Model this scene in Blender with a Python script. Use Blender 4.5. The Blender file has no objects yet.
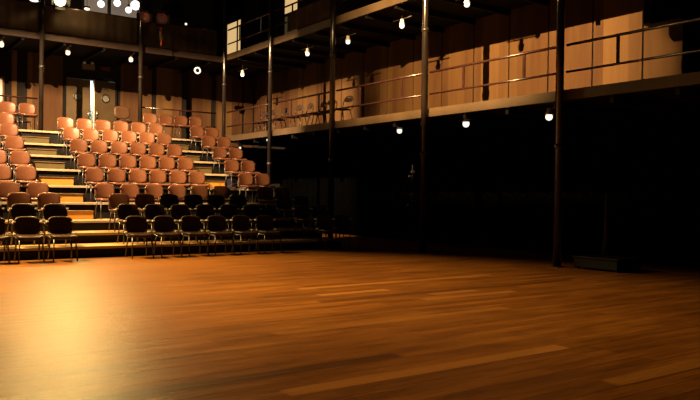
import bpy, bmesh, math, random
from mathutils import Vector, Matrix, Euler
random.seed(7)
S = bpy.context.scene
COL = S.collection
R = math.radians
# ------------------------------------------------------------ camera
F = 722.0
H = 1.25
cam_d = bpy.data.cameras.new('camera')
cam_d.sensor_width = 36
cam_d.lens = F / 700 * 36
cam_d.clip_end = 200
cam = bpy.data.objects.new('camera', cam_d)
COL.objects.link(cam)
CAMM = (Matrix.Translation((0, 0, H)) @ Matrix.Rotation(R(-35.2), 4, 'Z')
        @ Matrix.Rotation(R(90 - 0.333), 4, 'X') @ Matrix.Rotation(R(0.77), 4, 'Z'))
cam.matrix_world = CAMM
S.camera = cam
# ------------------------------------------------------------ world, view
w = bpy.data.worlds.new('world')
S.world = w
w.use_nodes = True
w.node_tree.nodes['Background'].inputs[0].default_value = (1.0, 0.8, 0.65, 1)
w.node_tree.nodes['Background'].inputs[1].default_value = 0.0035
S.view_settings.view_transform = 'Standard'
S.view_settings.look = 'None'
S.view_settings.gamma = 1
S.view_settings.use_curve_mapping = False
S.view_settings.exposure = 0.0
S.cycles.max_bounces = 6
S.cycles.diffuse_bounces = 1
S.cycles.sample_clamp_indirect = 3
S.cycles.use_denoising = True


def spot(name, loc, target, power, color, angle, blend, size):
    d = bpy.data.lights.new(name, 'SPOT')
    d.energy = power
    d.color = color
    d.spot_size = R(angle)
    d.spot_blend = blend
    d.shadow_soft_size = size
    o = bpy.data.objects.new(name, d)
    COL.objects.link(o)
    o.location = loc
    o.rotation_euler = (Vector(target) - Vector(loc)).to_track_quat('-Z', 'Y').to_euler()
    return o


WARM = (1.0, 0.62, 0.30)
GOLD = (1.0, 0.58, 0.22)
KEY_P, KEY_T = (-0.9, 14.4, 9.0), (7.4, 20.3, 2.9)
GAL_P, GAL_T = (4.4, 10.45, 7.5), (13.5, 12.5, 4.4)
STG_P, STG_T = (-0.6, 17.2, 9.3), (2.9, 11.2, 0.0)
# lanterns of the lighting grid over the stage (above the frame); seating and gallery cans follow below, the row spots are added
spot('seating_light', KEY_P, KEY_T, 41000, WARM, 76, 0.7, 0.02)
spot('added_row_spot', (1.4, 11.4, 9.3), (6.3, 20.75, 3.0), 34000, (1.0, 0.66, 0.30), 17, 0.7, 0.05)  # extra spot added to brighten the rear row, no lantern there
spot('added_row_spot', (2.2, 11.2, 9.3), (7.1, 17.9, 1.9), 13000, (1.0, 0.60, 0.24), 19, 0.9, 0.05)  # second added spot, brightens the fifth row
spot('gallery_light', GAL_P, GAL_T, 18000, GOLD, 62, 0.85, 0.02)
spot('stage_light', STG_P, STG_T, 36000, (1.0, 0.58, 0.17), 58, 0.95, 0.25)
# the bright lantern on the rear balcony, aimed at the stage
spot('balcony_lantern_light', (5.58, 22.50, 7.02), (2.0, 4.5, 0.0), 3000, (1.0, 0.66, 0.20), 70, 0.6, 0.16)

d = bpy.data.lights.new('balcony_lantern_spill', 'POINT')
d.energy = 110
d.color = (1.0, 0.68, 0.28)
d.shadow_soft_size = 0.1
o = bpy.data.objects.new('balcony_lantern_spill', d)
COL.objects.link(o)
o.location = (5.58, 22.25, 7.0)
d = bpy.data.lights.new('lobby_light', 'POINT')
d.energy = 60
d.color = (0.85, 1.0, 0.85)
d.shadow_soft_size = 0.1
o = bpy.data.objects.new('lobby_light', d)
COL.objects.link(o)
o.location = (7.9, 26.9, 5.0)
# ------------------------------------------------------------ helpers


def ray(px, py):
    d = Vector(((px - 350) / F, -(py - 200) / F, -1.0))
    return (CAMM.to_3x3() @ d)


def atY(px, py, Y):
    d = ray(px, py)
    return Vector((0, 0, H)) + d * (Y / d.y)


def atX(px, py, X):
    d = ray(px, py)
    return Vector((0, 0, H)) + d * (X / d.x)


def atZ(px, py, Z):
    d = ray(px, py)
    return Vector((0, 0, H)) + d * ((Z - H) / d.z)


def mat(name, col, rough=0.6, metal=0.0, var=0.0, scale=6.0, emit=None, es=1.0, spec=0.5, col2=None,
        stretch=(1, 1, 1), bump=0.0, coords='Object'):
    m = bpy.data.materials.new(name)
    m.use_nodes = True
    nt = m.node_tree
    b = nt.nodes['Principled BSDF']
    b.inputs['Base Color'].default_value = (*col, 1)
    b.inputs['Roughness'].default_value = rough
    b.inputs['Metallic'].default_value = metal
    b.inputs['Specular IOR Level'].default_value = spec
    if var or col2:
        tc = nt.nodes.new('ShaderNodeTexCoord')
        mp = nt.nodes.new('ShaderNodeMapping')
        mp.inputs['Scale'].default_value = stretch
        n = nt.nodes.new('ShaderNodeTexNoise')
        n.inputs['Scale'].default_value = scale
        n.inputs['Detail'].default_value = 4
        rp = nt.nodes.new('ShaderNodeValToRGB')
        c2 = col2 if col2 else tuple(c * (1 + var) for c in col)
        c1 = col if col2 else tuple(c * (1 - var) for c in col)
        rp.color_ramp.elements[0].position = 0.35
        rp.color_ramp.elements[1].position = 0.65
        rp.color_ramp.elements[0].color = (*c1, 1)
        rp.color_ramp.elements[1].color = (*c2, 1)
        nt.links.new(tc.outputs[coords], mp.inputs[0])
        nt.links.new(mp.outputs[0], n.inputs['Vector'])
        nt.links.new(n.outputs[0], rp.inputs[0])
        nt.links.new(rp.outputs[0], b.inputs['Base Color'])
        if bump:
            bp = nt.nodes.new('ShaderNodeBump')
            bp.inputs['Strength'].default_value = bump
            bp.inputs['Distance'].default_value = 0.01
            nt.links.new(n.outputs[0], bp.inputs['Height'])
            nt.links.new(bp.outputs[0], b.inputs['Normal'])
    if emit:
        b.inputs['Emission Color'].default_value = (*emit, 1)
        b.inputs['Emission Strength'].default_value = es
    return m


def box(bm, x0, x1, y0, y1, z0, z1, M=None, bev=0.0):
    vs = [bm.verts.new((x, y, z)) for z in (z0, z1) for y in (y0, y1) for x in (x0, x1)]
    fs = [(0, 2, 3, 1), (4, 5, 7, 6), (0, 1, 5, 4), (2, 6, 7, 3), (0, 4, 6, 2), (1, 3, 7, 5)]
    faces = [bm.faces.new([vs[i] for i in f]) for f in fs]
    if bev:
        edges = list({e for f in faces for e in f.edges})
        r = bmesh.ops.bevel(bm, geom=edges, offset=bev, segments=2, affect='EDGES', profile=0.5)
        vs = list({v for f in r['faces'] for v in f.verts} | {v for v in vs if v.is_valid})
    if M is not None:
        bmesh.ops.transform(bm, matrix=M, verts=[v for v in vs if v.is_valid])
    return bm


def tube(bm, pts, r, n=8, cap=True, r2=None):
    pts = [Vector(p) for p in pts]
    rings = []
    up = Vector((0, 0, 1))
    prev = None
    for i, p in enumerate(pts):
        if i == 0:
            d = pts[1] - p
        elif i == len(pts) - 1:
            d = p - pts[i - 1]
        else:
            d = (pts[i + 1] - p).normalized() + (p - pts[i - 1]).normalized()
        d.normalize()
        if prev is None:
            a = d.cross(up if abs(d.z) < 0.9 else Vector((1, 0, 0))).normalized()
        else:
            a = (prev - d * prev.dot(d)).normalized()
        prev = a
        b = d.cross(a)
        rr = r if r2 is None else r + (r2 - r) * i / (len(pts) - 1)
        rings.append([bm.verts.new(p + (a * math.cos(t) + b * math.sin(t)) * rr)
                      for t in [2 * math.pi * k / n for k in range(n)]])
    for i in range(len(rings) - 1):
        for k in range(n):
            bm.faces.new((rings[i][k], rings[i][(k + 1) % n], rings[i + 1][(k + 1) % n], rings[i + 1][k]))
    if cap:
        bm.faces.new(rings[0][::-1])
        bm.faces.new(rings[-1])
    return bm


def lathe(bm, prof, n=20, M=None):
    rings = []
    for r, z in prof:
        if r < 1e-5:
            rings.append([bm.verts.new((0, 0, z))])
        else:
            rings.append([bm.verts.new((r * math.cos(2 * math.pi * k / n), r * math.sin(2 * math.pi * k / n), z)) for k in range(n)])
    for a, b in zip(rings[:-1], rings[1:]):
        for k in range(n):
            if len(a) == 1 and len(b) == 1:
                continue
            if len(a) == 1:
                bm.faces.new((a[0], b[(k + 1) % n], b[k]))
            elif len(b) == 1:
                bm.faces.new((a[k], a[(k + 1) % n], b[0]))
            else:
                bm.faces.new((a[k], a[(k + 1) % n], b[(k + 1) % n], b[k]))
    if M is not None:
        bmesh.ops.transform(bm, matrix=M, verts=[v for rg in rings for v in rg])
    return bm


def ball(bm, c, r, M=None, n=14):
    prof = [(r * math.sin(math.pi * k / 8), -r * math.cos(math.pi * k / 8)) for k in range(9)]
    prof[0] = (0, -r)
    prof[-1] = (0, r)
    return lathe(bm, prof, n, Matrix.Translation(c) if M is None else M)


def obj(name, bm, m, parent=None, smooth=False):
    bmesh.ops.recalc_face_normals(bm, faces=bm.faces[:])
    me = bpy.data.meshes.new(name)
    bm.to_mesh(me)
    bm.free()
    if smooth:
        for p in me.polygons:
            p.use_smooth = True
    me.materials.append(m)
    o = bpy.data.objects.new(name, me)
    COL.objects.link(o)
    if parent:
        o.parent = parent
    return o


def thing(name, label, cat, loc=(0, 0, 0), rz=0.0, group=None):
    o = bpy.data.objects.new(name, None)
    o.empty_display_size = 0.1
    COL.objects.link(o)
    o.location = loc
    o.rotation_euler = (0, 0, rz)
    tag(o, label, cat, group)
    return o


def tag(o, label, cat, group=None):
    o['label'] = label
    o['category'] = cat
    if group:
        o['group'] = group
    return o


def struct(o):
    o['kind'] = 'structure'
    return o


def copy_tree(o, parent=None):
    c = o.copy()
    COL.objects.link(c)
    c.parent = parent
    for ch in list(o.children):
        copy_tree(ch, c)
    return c


BM = bmesh.new

# ------------------------------------------------------------ materials
M_black = mat('black_paint', (0.005, 0.005, 0.005), 0.6, var=0.3, spec=0.15)
M_blackw = mat('black_wall', (0.012, 0.010, 0.009), 0.85, spec=0.15, var=0.2, scale=1.5)
M_curtain = mat('black_drape', (0.002, 0.002, 0.002), 0.95, spec=0.0, var=0.2)
M_steel = mat('painted_steel', (0.02, 0.016, 0.014), 0.38, spec=0.6, var=0.2, scale=9)
M_pole = mat('column_paint', (0.014, 0.011, 0.010), 0.2, spec=0.6, var=0.25, scale=4, stretch=(1, 1, 0.4))
M_rail = mat('rail_paint', (0.035, 0.014, 0.012), 0.25, spec=0.7, var=0.2, scale=5)
M_fascia = mat('fascia_paint', (0.0682, 0.0443, 0.0222), 0.6, var=0.22, scale=1.3, bump=0.2)
M_fasciar = mat('dark_fascia_paint', (0.032, 0.017, 0.011), 0.6, var=0.2, scale=1.3)
M_deck = mat('gallery_boards', (0.010, 0.008, 0.006), 0.8, spec=0.15, var=0.2)
M_nose = mat('pale_nosing', (0.312, 0.247, 0.156), 0.5, var=0.15, scale=3)
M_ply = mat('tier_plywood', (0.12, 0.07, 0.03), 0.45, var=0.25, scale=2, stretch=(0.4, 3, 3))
M_plylit = mat('lit_tread_plywood', (0.42, 0.25, 0.10), 0.42, var=0.2, scale=2, stretch=(0.4, 3, 3))  # paler copy of the tier plywood, brightness of lit treads put in its colour
M_gold = mat('yellow_step', (0.34, 0.165, 0.022), 0.5, var=0.1, scale=3)  # yellow tone for a few half steps, the others take the olive one
M_olive = mat('olive_step', (0.0624, 0.0468, 0.0137), 0.6, var=0.15, scale=4)
M_seat = mat('terracotta_vinyl', (0.078, 0.030, 0.013), 0.36, var=0.18, scale=7, spec=0.45)
M_seatb = mat('dusty_rose_vinyl', (0.11, 0.043, 0.025), 0.35, var=0.15, scale=6, spec=0.5)
M_shadev = mat('shaded_vinyl', (0.018, 0.0084, 0.0066), 0.45, var=0.2, scale=7, spec=0.25)  # chair vinyl darkened in colour to stand for shade on the front rows
M_chrome = mat('dull_chrome', (0.55, 0.5, 0.45), 0.25, metal=0.9, var=0.1)
M_white = mat('white_enamel', (0.75, 0.74, 0.7), 0.5, var=0.05)
M_doorw = mat('green_black_door', (0.075, 0.052, 0.026), 0.45, var=0.15, scale=2)
M_edge = mat('pale_door_edge', (0.78, 0.82, 0.74), 0.5, var=0.2, scale=14)
M_bulb = mat('lit_bulb', (1, 1, 0.9), emit=(1.0, 0.95, 0.75), es=1.4)
M_bulbw = mat('lit_white_globe', (1, 1, 1), emit=(1.0, 0.95, 0.9), es=2.2)
M_lens = mat('lit_lantern_lens', (1, 0.9, 0.6), emit=(1.0, 0.80, 0.42), es=14.0)
M_glow = mat('lit_window_glass', (0.03, 0.02, 0.01), emit=(1.0, 0.64, 0.27), es=0.72, spec=0.1)
M_glowd = mat('dim_window_glass', (0.12, 0.10, 0.06), 0.2, emit=(1.0, 0.75, 0.35), es=0.035)
M_booth = mat('booth_window_glass', (0.3, 0.28, 0.26), 0.3, emit=(0.9, 0.66, 0.5), es=0.15, var=0.1)
M_red = mat('red_lantern_paint', (0.30, 0.05, 0.03), 0.35, var=0.3, scale=20)
M_cloth = mat('brown_cloth', (0.051, 0.033, 0.0192), 0.9, var=0.25, scale=3, stretch=(1, 1, 0.3), bump=0.3)
M_blue = mat('dark_blue_plastic', (0.006, 0.010, 0.025), 0.4, var=0.2)
M_orange = mat('orange_cloth', (0.3315, 0.1248, 0.0468), 0.6, var=0.15)
M_bench = mat('tan_vinyl', (0.0612, 0.027, 0.0108), 0.5, var=0.15)
M_dkchair = mat('dark_chair_plastic', (0.03, 0.018, 0.018), 0.4, var=0.3)


def panel_material():
    """wall boards: tone changes at random every half board along both walls"""
    m = bpy.data.materials.new('wall_boards')
    m.use_nodes = True
    nt = m.node_tree
    b = nt.nodes['Principled BSDF']
    tc = nt.nodes.new('ShaderNodeTexCoord')
    sep = nt.nodes.new('ShaderNodeSeparateXYZ')
    nt.links.new(tc.outputs['Object'], sep.inputs[0])
    add = nt.nodes.new('ShaderNodeMath')
    add.operation = 'ADD'
    nt.links.new(sep.outputs[0], add.inputs[0])
    nt.links.new(sep.outputs[1], add.inputs[1])
    sc = nt.nodes.new('ShaderNodeMath')
    sc.operation = 'MULTIPLY'
    sc.inputs[1].default_value = 1 / 0.61
    nt.links.new(add.outputs[0], sc.inputs[0])
    fl = nt.nodes.new('ShaderNodeMath')
    fl.operation = 'FLOOR'
    nt.links.new(sc.outputs[0], fl.inputs[0])
    wn = nt.nodes.new('ShaderNodeTexWhiteNoise')
    wn.noise_dimensions = '1D'
    nt.links.new(fl.outputs[0], wn.inputs['W'])
    n = nt.nodes.new('ShaderNodeTexNoise')
    mp = nt.nodes.new('ShaderNodeMapping')
    mp.inputs['Scale'].default_value = (5, 5, 0.5)
    nt.links.new(tc.outputs['Object'], mp.inputs[0])
    nt.links.new(mp.outputs[0], n.inputs['Vector'])
    n.inputs['Scale'].default_value = 1.0
    n.inputs['Detail'].default_value = 3
    mx = nt.nodes.new('ShaderNodeMath')
    mx.operation = 'ADD'
    nt.links.new(wn.outputs['Value'], mx.inputs[0])
    nt.links.new(n.outputs[0], mx.inputs[1])
    rp = nt.nodes.new('ShaderNodeValToRGB')
    rp.color_ramp.elements[0].position = 0.3
    rp.color_ramp.elements[0].color = (0.060, 0.028, 0.012, 1)
    rp.color_ramp.elements[1].position = 1.5 / 2 + 0.25
    rp.color_ramp.elements[1].color = (0.130, 0.073, 0.029, 1)
    dv = nt.nodes.new('ShaderNodeMath')
    dv.operation = 'MULTIPLY'
    dv.inputs[1].default_value = 0.62
    nt.links.new(mx.outputs[0], dv.inputs[0])
    nt.links.new(dv.outputs[0], rp.inputs[0])
    nt.links.new(rp.outputs[0], b.inputs['Base Color'])
    b.inputs['Roughness'].default_value = 0.7
    b.inputs['Specular IOR Level'].default_value = 0.15
    return m


M_panel = panel_material()


def floor_material():
    m = bpy.data.materials.new('stage_planks')
    m.use_nodes = True
    nt = m.node_tree
    L = nt.links
    b = nt.nodes['Principled BSDF']
    tc = nt.nodes.new('ShaderNodeTexCoord')
    mp = nt.nodes.new('ShaderNodeMapping')
    mp.inputs['Rotation'].default_value = (0, 0, R(0))
    L.new(tc.outputs['Object'], mp.inputs[0])
    br = nt.nodes.new('ShaderNodeTexBrick')
    br.offset = 0.37
    br.offset_frequency = 3
    br.inputs['Scale'].default_value = 1
    br.inputs['Brick Width'].default_value = 2.6
    br.inputs['Row Height'].default_value = 0.16
    br.inputs['Mortar Size'].default_value = 0.004
    br.inputs['Mortar Smooth'].default_value = 0.3
    br.inputs['Color1'].default_value = (0.135, 0.054, 0.009, 1)
    br.inputs['Color2'].default_value = (0.20, 0.081, 0.015, 1)
    br.inputs['Mortar'].default_value = (0.05, 0.018, 0.006, 1)
    L.new(mp.outputs[0], br.inputs['Vector'])
    # long wear streaks along the planks
    mp2 = nt.nodes.new('ShaderNodeMapping')
    mp2.inputs['Scale'].default_value = (0.95, 6.0, 1)
    L.new(tc.outputs['Object'], mp2.inputs[0])
    n1 = nt.nodes.new('ShaderNodeTexNoise')
    n1.inputs['Scale'].default_value = 1.0
    n1.inputs['Detail'].default_value = 7
    n1.inputs['Roughness'].default_value = 0.68
    L.new(mp2.outputs[0], n1.inputs['Vector'])
    rp = nt.nodes.new('ShaderNodeValToRGB')
    rp.color_ramp.elements[0].position = 0.32
    rp.color_ramp.elements[0].color = (0.62, 0.56, 0.5, 1)
    rp.color_ramp.elements[1].position = 0.70
    rp.color_ramp.elements[1].color = (1.35, 1.35, 1.3, 1)
    L.new(n1.outputs[0], rp.inputs[0])
    mul = nt.nodes.new('ShaderNodeMixRGB')
    mul.blend_type = 'MULTIPLY'
    mul.inputs[0].default_value = 1
    L.new(br.outputs['Color'], mul.inputs[1])
    L.new(rp.outputs[0], mul.inputs[2])
    last = mul.outputs[0]
    # single replaced planks of paler wood: (x0,x1,y0,y1)
    sep = nt.nodes.new('ShaderNodeSeparateXYZ')
    L.new(tc.outputs['Object'], sep.inputs[0])

    def mth(op, a, v):
        q = nt.nodes.new('ShaderNodeMath')
        q.operation = op
        if isinstance(a, (int, float)):
            q.inputs[0].default_value = a
        else:
            L.new(a, q.inputs[0])
        if isinstance(v, (int, float)):
            q.inputs[1].default_value = v
        else:
            L.new(v, q.inputs[1])
        return q.outputs[0]
    for (x0, x1, y0, y1, col, f) in PLANKS:
        a = mth('MULTIPLY', mth('GREATER_THAN', sep.outputs[0], x0), mth('LESS_THAN', sep.outputs[0], x1))
        c = mth('MULTIPLY', mth('GREATER_THAN', sep.outputs[1], y0), mth('LESS_THAN', sep.outputs[1], y1))
        k = mth('MULTIPLY', mth('MULTIPLY', a, c), f)
        mixn = nt.nodes.new('ShaderNodeMixRGB')
        L.new(k, mixn.inputs[0])
        L.new(last, mixn.inputs[1])
        mixn.inputs[2].default_value = (*col, 1)
        last = mixn.outputs[0]
    # worn, scuffed patches
    n2 = nt.nodes.new('ShaderNodeTexNoise')
    n2.inputs['Scale'].default_value = 0.35
    n2.inputs['Detail'].default_value = 3
    L.new(tc.outputs['Object'], n2.inputs['Vector'])
    rp2 = nt.nodes.new('ShaderNodeValToRGB')
    rp2.color_ramp.elements[0].position = 0.35
    rp2.color_ramp.elements[0].color = (0.8, 0.75, 0.7, 1)
    rp2.color_ramp.elements[1].position = 0.65
    rp2.color_ramp.elements[1].color = (1.15, 1.15, 1.1, 1)
    L.new(n2.outputs[0], rp2.inputs[0])
    mul2 = nt.nodes.new('ShaderNodeMixRGB')
    mul2.blend_type = 'MULTIPLY'
    mul2.inputs[0].default_value = 1
    L.new(last, mul2.inputs[1])
    L.new(rp2.outputs[0], mul2.inputs[2])
    L.new(mul2.outputs[0], b.inputs['Base Color'])
    rr = nt.nodes.new('ShaderNodeMapRange')
    rr.inputs['To Min'].default_value = 0.24
    rr.inputs['To Max'].default_value = 0.38
    L.new(n1.outputs[0], rr.inputs[0])
    L.new(rr.outputs[0], b.inputs['Roughness'])
    b.inputs['Specular IOR Level'].default_value = 0.4
    bp = nt.nodes.new('ShaderNodeBump')
    bp.inputs['Strength'].default_value = 0.6
    bp.inputs['Distance'].default_value = 0.03
    L.new(n1.outputs[0], bp.inputs['Height'])
    L.new(bp.outputs[0], b.inputs['Normal'])
    return m


PALE = (0.34, 0.155, 0.04)
DARK = (0.05, 0.018, 0.006)
PLANKS = [
    (2.3, 5.0, 3.86, 4.02, PALE, 0.7),
    (5.8, 7.4, 6.56, 6.72, PALE, 0.6),
    (6.2, 7.0, 6.88, 7.04, PALE, 0.6),
    (4.9, 6.0, 7.52, 7.68, PALE, 0.7),
    (4.3, 6.9, 2.90, 3.06, PALE, 0.6),
    (1.2, 3.6, 4.34, 4.50, DARK, 0.8),
    (4.6, 9.2, 7.04, 7.20, DARK, 0.6),
    (5.0, 8.6, 8.16, 8.32, PALE, 0.5),
    (3.2, 6.2, 5.60, 5.76, PALE, 0.35),
]
M_floor = floor_material()

# ------------------------------------------------------------ the setting
XG, XW = 10.8, 13.5      # front plane of the side gallery, right wall
YG, YW = 23.2, 25.9      # front plane of the rear gallery, rear wall
bm = BM()
box(bm, -9, 14, -5, 31, -0.2, 0)
struct(obj('floor', bm, M_floor))
bm = BM()
box(bm, -9, 14, -5, 31, 11.0, 11.2)
struct(obj('ceiling', bm, M_blackw))

# right wall: boards 1.22 m wide with dark joints, window openings on the upper level
bm = BM()
box(bm, XW + 0.03, XW + 0.2, 0, 31, 0, 11)
wr = struct(obj('wall_right', bm, M_blackw))
bm = BM()
y = 8.73 - 1.22 * 7
wins = [(22.54, 23.5, 7.0, 8.55), (27.08, 28.4, 6.95, 8.5)]
while y < 25.9:
    y1 = min(y + 1.22, 25.9)
    box(bm, XW, XW + 0.03, y + 0.022, y1 - 0.022, 3.17, 5.98)
    y += 1.22
obj('wall_boards', bm, M_panel, wr)

# rear wall, lower level boards
bm = BM()
box(bm, -1, 6.24, YW + 0.03, YW + 0.2, 0, 11)
box(bm, 8.0, 11.7, YW + 0.03, YW + 0.2, 0, 11)
box(bm, 6.24, 8.0, YW + 0.03, YW + 0.2, 0, 2.93)
box(bm, 6.24, 8.0, YW + 0.03, YW + 0.2, 5.27, 11)
box(bm, 11.7, XW + 0.03, YW + 0.03, YW + 0.2, 0, 5.9)
wb = struct(obj('wall_rear', bm, M_blackw))
bm = BM()
for (a, b_) in ((0.1, 1.3), (1.3, 2.5), (2.5, 3.7), (4.55, 4.75), (5.03, 6.2), (8.14, 9.32), (9.46, 10.48), (10.74, 11.68), (11.84, 13.0), (13.05, 13.48)):
    box(bm, a + 0.02, b_ - 0.02, YW, YW + 0.03, 2.95, 5.98)
obj('wall_boards', bm, M_panel, wb)
bm = BM()
box(bm, 11.7, XW + 0.03, 30.8, 31, 5.9, 11)
struct(obj('wall_corridor', bm, M_blackw))

# ------------------------------------------------------------ galleries


def gallery(name, label, x0, x1, y0, y1, top, fz0, fz1, side):
    t = thing(name, label, 'gallery')
    bm = BM()
    box(bm, x0 + (0.06 if side == 'x' else 0), x1, y0 + (0.06 if side == 'y' else 0), y1, top - 0.10, top)
    obj('deck', bm, M_deck, t)
    bm = BM()
    if side == 'x':
        box(bm, x0, x0 + 0.06, y0, y1, fz0, fz1, bev=0.006)
    else:
        box(bm, x0, x1, y0, y0 + 0.06, fz0, fz1, bev=0.006)
    obj('fascia', bm, M_fascia if side == 'x' else M_fasciar, t)
    # steel joists under the deck
    bm = BM()
    if side == 'x':
        y = y0 + 0.6
        while y < y1 - 0.1:
            box(bm, x0 + 0.06, x1, y - 0.04, y + 0.04, top - 0.24, top - 0.10)
            y += 1.2
    else:
        x = x0 + 0.6
        while x < x1 - 0.1:
            box(bm, x - 0.04, x + 0.04, y0 + 0.06, y1, top - 0.24, top - 0.10)
            x += 1.2
    obj('joists', bm, M_black, t)
    return t


gallery('gallery_walkway', 'lower side gallery walkway with a tan edge board running along the right wall', XG, XW - 0.005, 1.0, YG - 0.01, 3.16, 3.05, 3.24, 'x')
gallery('gallery_walkway', 'lower rear gallery walkway behind the top row of seats', -1, XW - 0.005, YG, YW - 0.005, 2.93, 2.72, 2.93, 'y')
gallery('gallery_walkway', 'upper side gallery walkway high along the right wall', XG, XW - 0.005, 1.0, YG - 0.01, 6.0, 5.84, 6.05, 'x')
g4 = gallery('gallery_walkway', 'upper rear gallery walkway high across the back, below the bright lantern', -1, XW - 0.005, YG, YW - 0.005, 6.0, 5.84, 6.05, 'y')
bm = BM()
box(bm, 11.7, XW, YW, 30.8, 5.9, 6.0)
tag(obj('corridor_deck', bm, M_deck), 'dark corridor floor leading off from the upper side gallery', 'walkway')

# ------------------------------------------------------------ columns
side_px = [(561, 0.0), (425.5, 0.0), (334, 0), (272, 0)]
ycols = [8.59, 12.33, 16.07, 19.5, 22.75]
col_labels = ['tall dark steel column nearest the right edge of the picture, on the gallery front',
              'tall steel column with a pale lit edge, near the middle of the picture',
              'tall steel column with a pale lit edge beside the lone gallery chair',
              'dark steel column at the right end of the upper seat rows',
              'thin dark steel column in the corner where the two galleries meet',
              'dark steel column just right of the grey double door',
              'dark steel column left of the double door, behind the left aisle']
cols = [(XG - 0.09, y) for y in ycols] + [(7.92, YG - 0.09), (4.90, YG - 0.09)]
for i, (x, y) in enumerate(cols):
    base = 0.0 if i < 5 else 2.93
    if i == 4:
        base = 0.0
    t = thing('gallery_column', col_labels[i], 'column', (x, y, base), 0, 'steel columns along the gallery fronts')
    r = 0.075 if i < 3 else 0.065
    bm = BM()
    tube(bm, [(0, 0, 0.012), (0, 0, 10.99 - base)], r, 14)
    obj('shaft', bm, M_pole, t, True)
    bm = BM()
    box(bm, -0.13, 0.13, -0.13, 0.13, 0, 0.012)
    obj('base_plate', bm, M_steel, t)
    for z in (2.2, 5.0, 8.0):
        if z > base + 0.3:
            bm = BM()
            tube(bm, [(0, 0, z - base - 0.04), (0, 0, z - base + 0.04)], r + 0.012, 14)
            obj('collar', bm, M_steel, t, True)

# ------------------------------------------------------------ railings


def rail_bay(axis, c, a0, a1, zdeck, ztop, zmid, posts, label, group, n_end=True):
    """axis 'y': rail in the plane x=c between y a0..a1; axis 'x': plane y=c."""
    mid = (a0 + a1) / 2
    loc = (c, mid, zdeck) if axis == 'y' else (mid, c, zdeck)
    t = thing('gallery_railing', label, 'railing', loc, 0, group)

    def P(a, z):
        return (0, a - mid, z - zdeck) if axis == 'y' else (a - mid, 0, z - zdeck)
    for nm, z, r in (('top_rail', ztop, 0.026), ('middle_rail', zmid, 0.022)):
        bm = BM()
        tube(bm, [P(a0, z), P(a1, z)], r, 10)
        obj(nm, bm, M_rail, t, True)
    for a in posts:
        bm = BM()
        if axis == 'y':
            box(bm, -0.012, 0.012, a - mid - 0.028, a - mid + 0.028, zmid - zdeck, ztop - zdeck)
        else:
            box(bm, a - mid - 0.028, a - mid + 0.028, -0.012, 0.012, zmid - zdeck, ztop - zdeck)
        obj('post', bm, M_rail, t)
    return t


yb = [4.85] + ycols
bay_lab = ['at the far right, between the picture edge and the nearest column',
           'between the two nearest columns, before the brightly lit boards',
           'between the middle column and the one beside the lone chair',
           'in front of the row of dark gallery chairs',
           'in the far corner bay before the rear gallery']
for i in range(5):
    a0, a1 = yb[i] + 0.0, yb[i + 1]
    if i == 0:
        a0 = 1.2
    ps = [yb[i] + 0.93, yb[i] + 2.6] if i < 3 else [yb[i] + 0.8, yb[i] + 2.3]
    rail_bay('y', XG - 0.0, a0 + (0.08 if i else 0), a1 - 0.08, 3.16, 4.05, 3.56, ps,
             'lower gallery railing ' + bay_lab[i], 'lower side gallery railings')
    rail_bay('y', XG - 0.0, a0 + (0.08 if i else 0), a1 - 0.08, 6.0, 6.86, 6.38, ps,
             'upper gallery railing ' + ['above the far right bay', 'above the brightly lit boards', 'left of the middle column, above its lit edge board',
                                         'above the row of dark gallery chairs', 'before the lit corner window'][i], 'upper side gallery railings')
xc = [(8.0, XG - 0.17, 'behind the four chairs at the top right'), (1.6, 4.82, 'behind the top left chairs')]
for a0, a1, lb in xc:
    n = int((a1 - a0) / 1.4)
    ps = [a0 + (k + 0.5) * (a1 - a0) / n for k in range(n)]
    rail_bay('x', YG + 0.03, a0, a1, 2.93, 4.05, 3.56, ps, 'dark lower rear gallery railing ' + lb, 'rear gallery railings')
for a0, a1, lb in [(8.0, XG - 0.17, 'right of the two hanging red lanterns'), (4.97, 7.84, 'with a brown cloth, right of the bright lantern'), (1.6, 4.82, 'with a brown cloth at the far left')]:
    ps = [a0 + 0.7, a1 - 0.7]
    rail_bay('x', YG + 0.03, a0, a1, 6.0, 6.90, 6.45, ps, 'upper rear gallery railing ' + lb, 'upper rear gallery railings')


def cloth_panel(axis, c, a0, a1, z0, z1, label):
    bm = BM()
    n = int((a1 - a0) / 0.05)
    vs = []
    for k in range(n + 1):
        a = a0 + (a1 - a0) * k / n
        o = 0.012 * math.sin(a * 9.0) + 0.008 * math.sin(a * 23)
        rw = []
        for z in (z0, (z0 + z1) / 2, z1):
            rw.append(bm.verts.new((c + o, a, z) if axis == 'y' else (a, c + o, z)))
        vs.append(rw)
    for k in range(n):
        for j in range(2):
            bm.faces.new((vs[k][j], vs[k + 1][j], vs[k + 1][j + 1], vs[k][j + 1]))
    r = bmesh.ops.solidify(bm, geom=bm.faces[:], thickness=0.012)
    o = obj('railing_cloth', bm, M_cloth, None, True)
    tag(o, label, 'cloth', 'cloths tied along the upper railings')
    return o


cloth_panel('x', YG - 0.045, 1.6, 4.80, 6.06, 6.88, 'brown cloth covering the upper rear railing at the far left')
cloth_panel('x', YG - 0.045, 5.0, 7.80, 6.06, 6.88, 'brown cloth covering the upper rear railing beneath the white globe lamps')
cloth_panel('x', YG - 0.045, 8.03, 10.6, 6.06, 6.88, 'dark brown cloth on the upper rear railing near the corner')
cloth_panel('y', XG - 0.05, 16.3, 18.55, 6.06, 6.62, 'brown cloth on the upper side railing, left of the orange-lit edge board')

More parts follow.
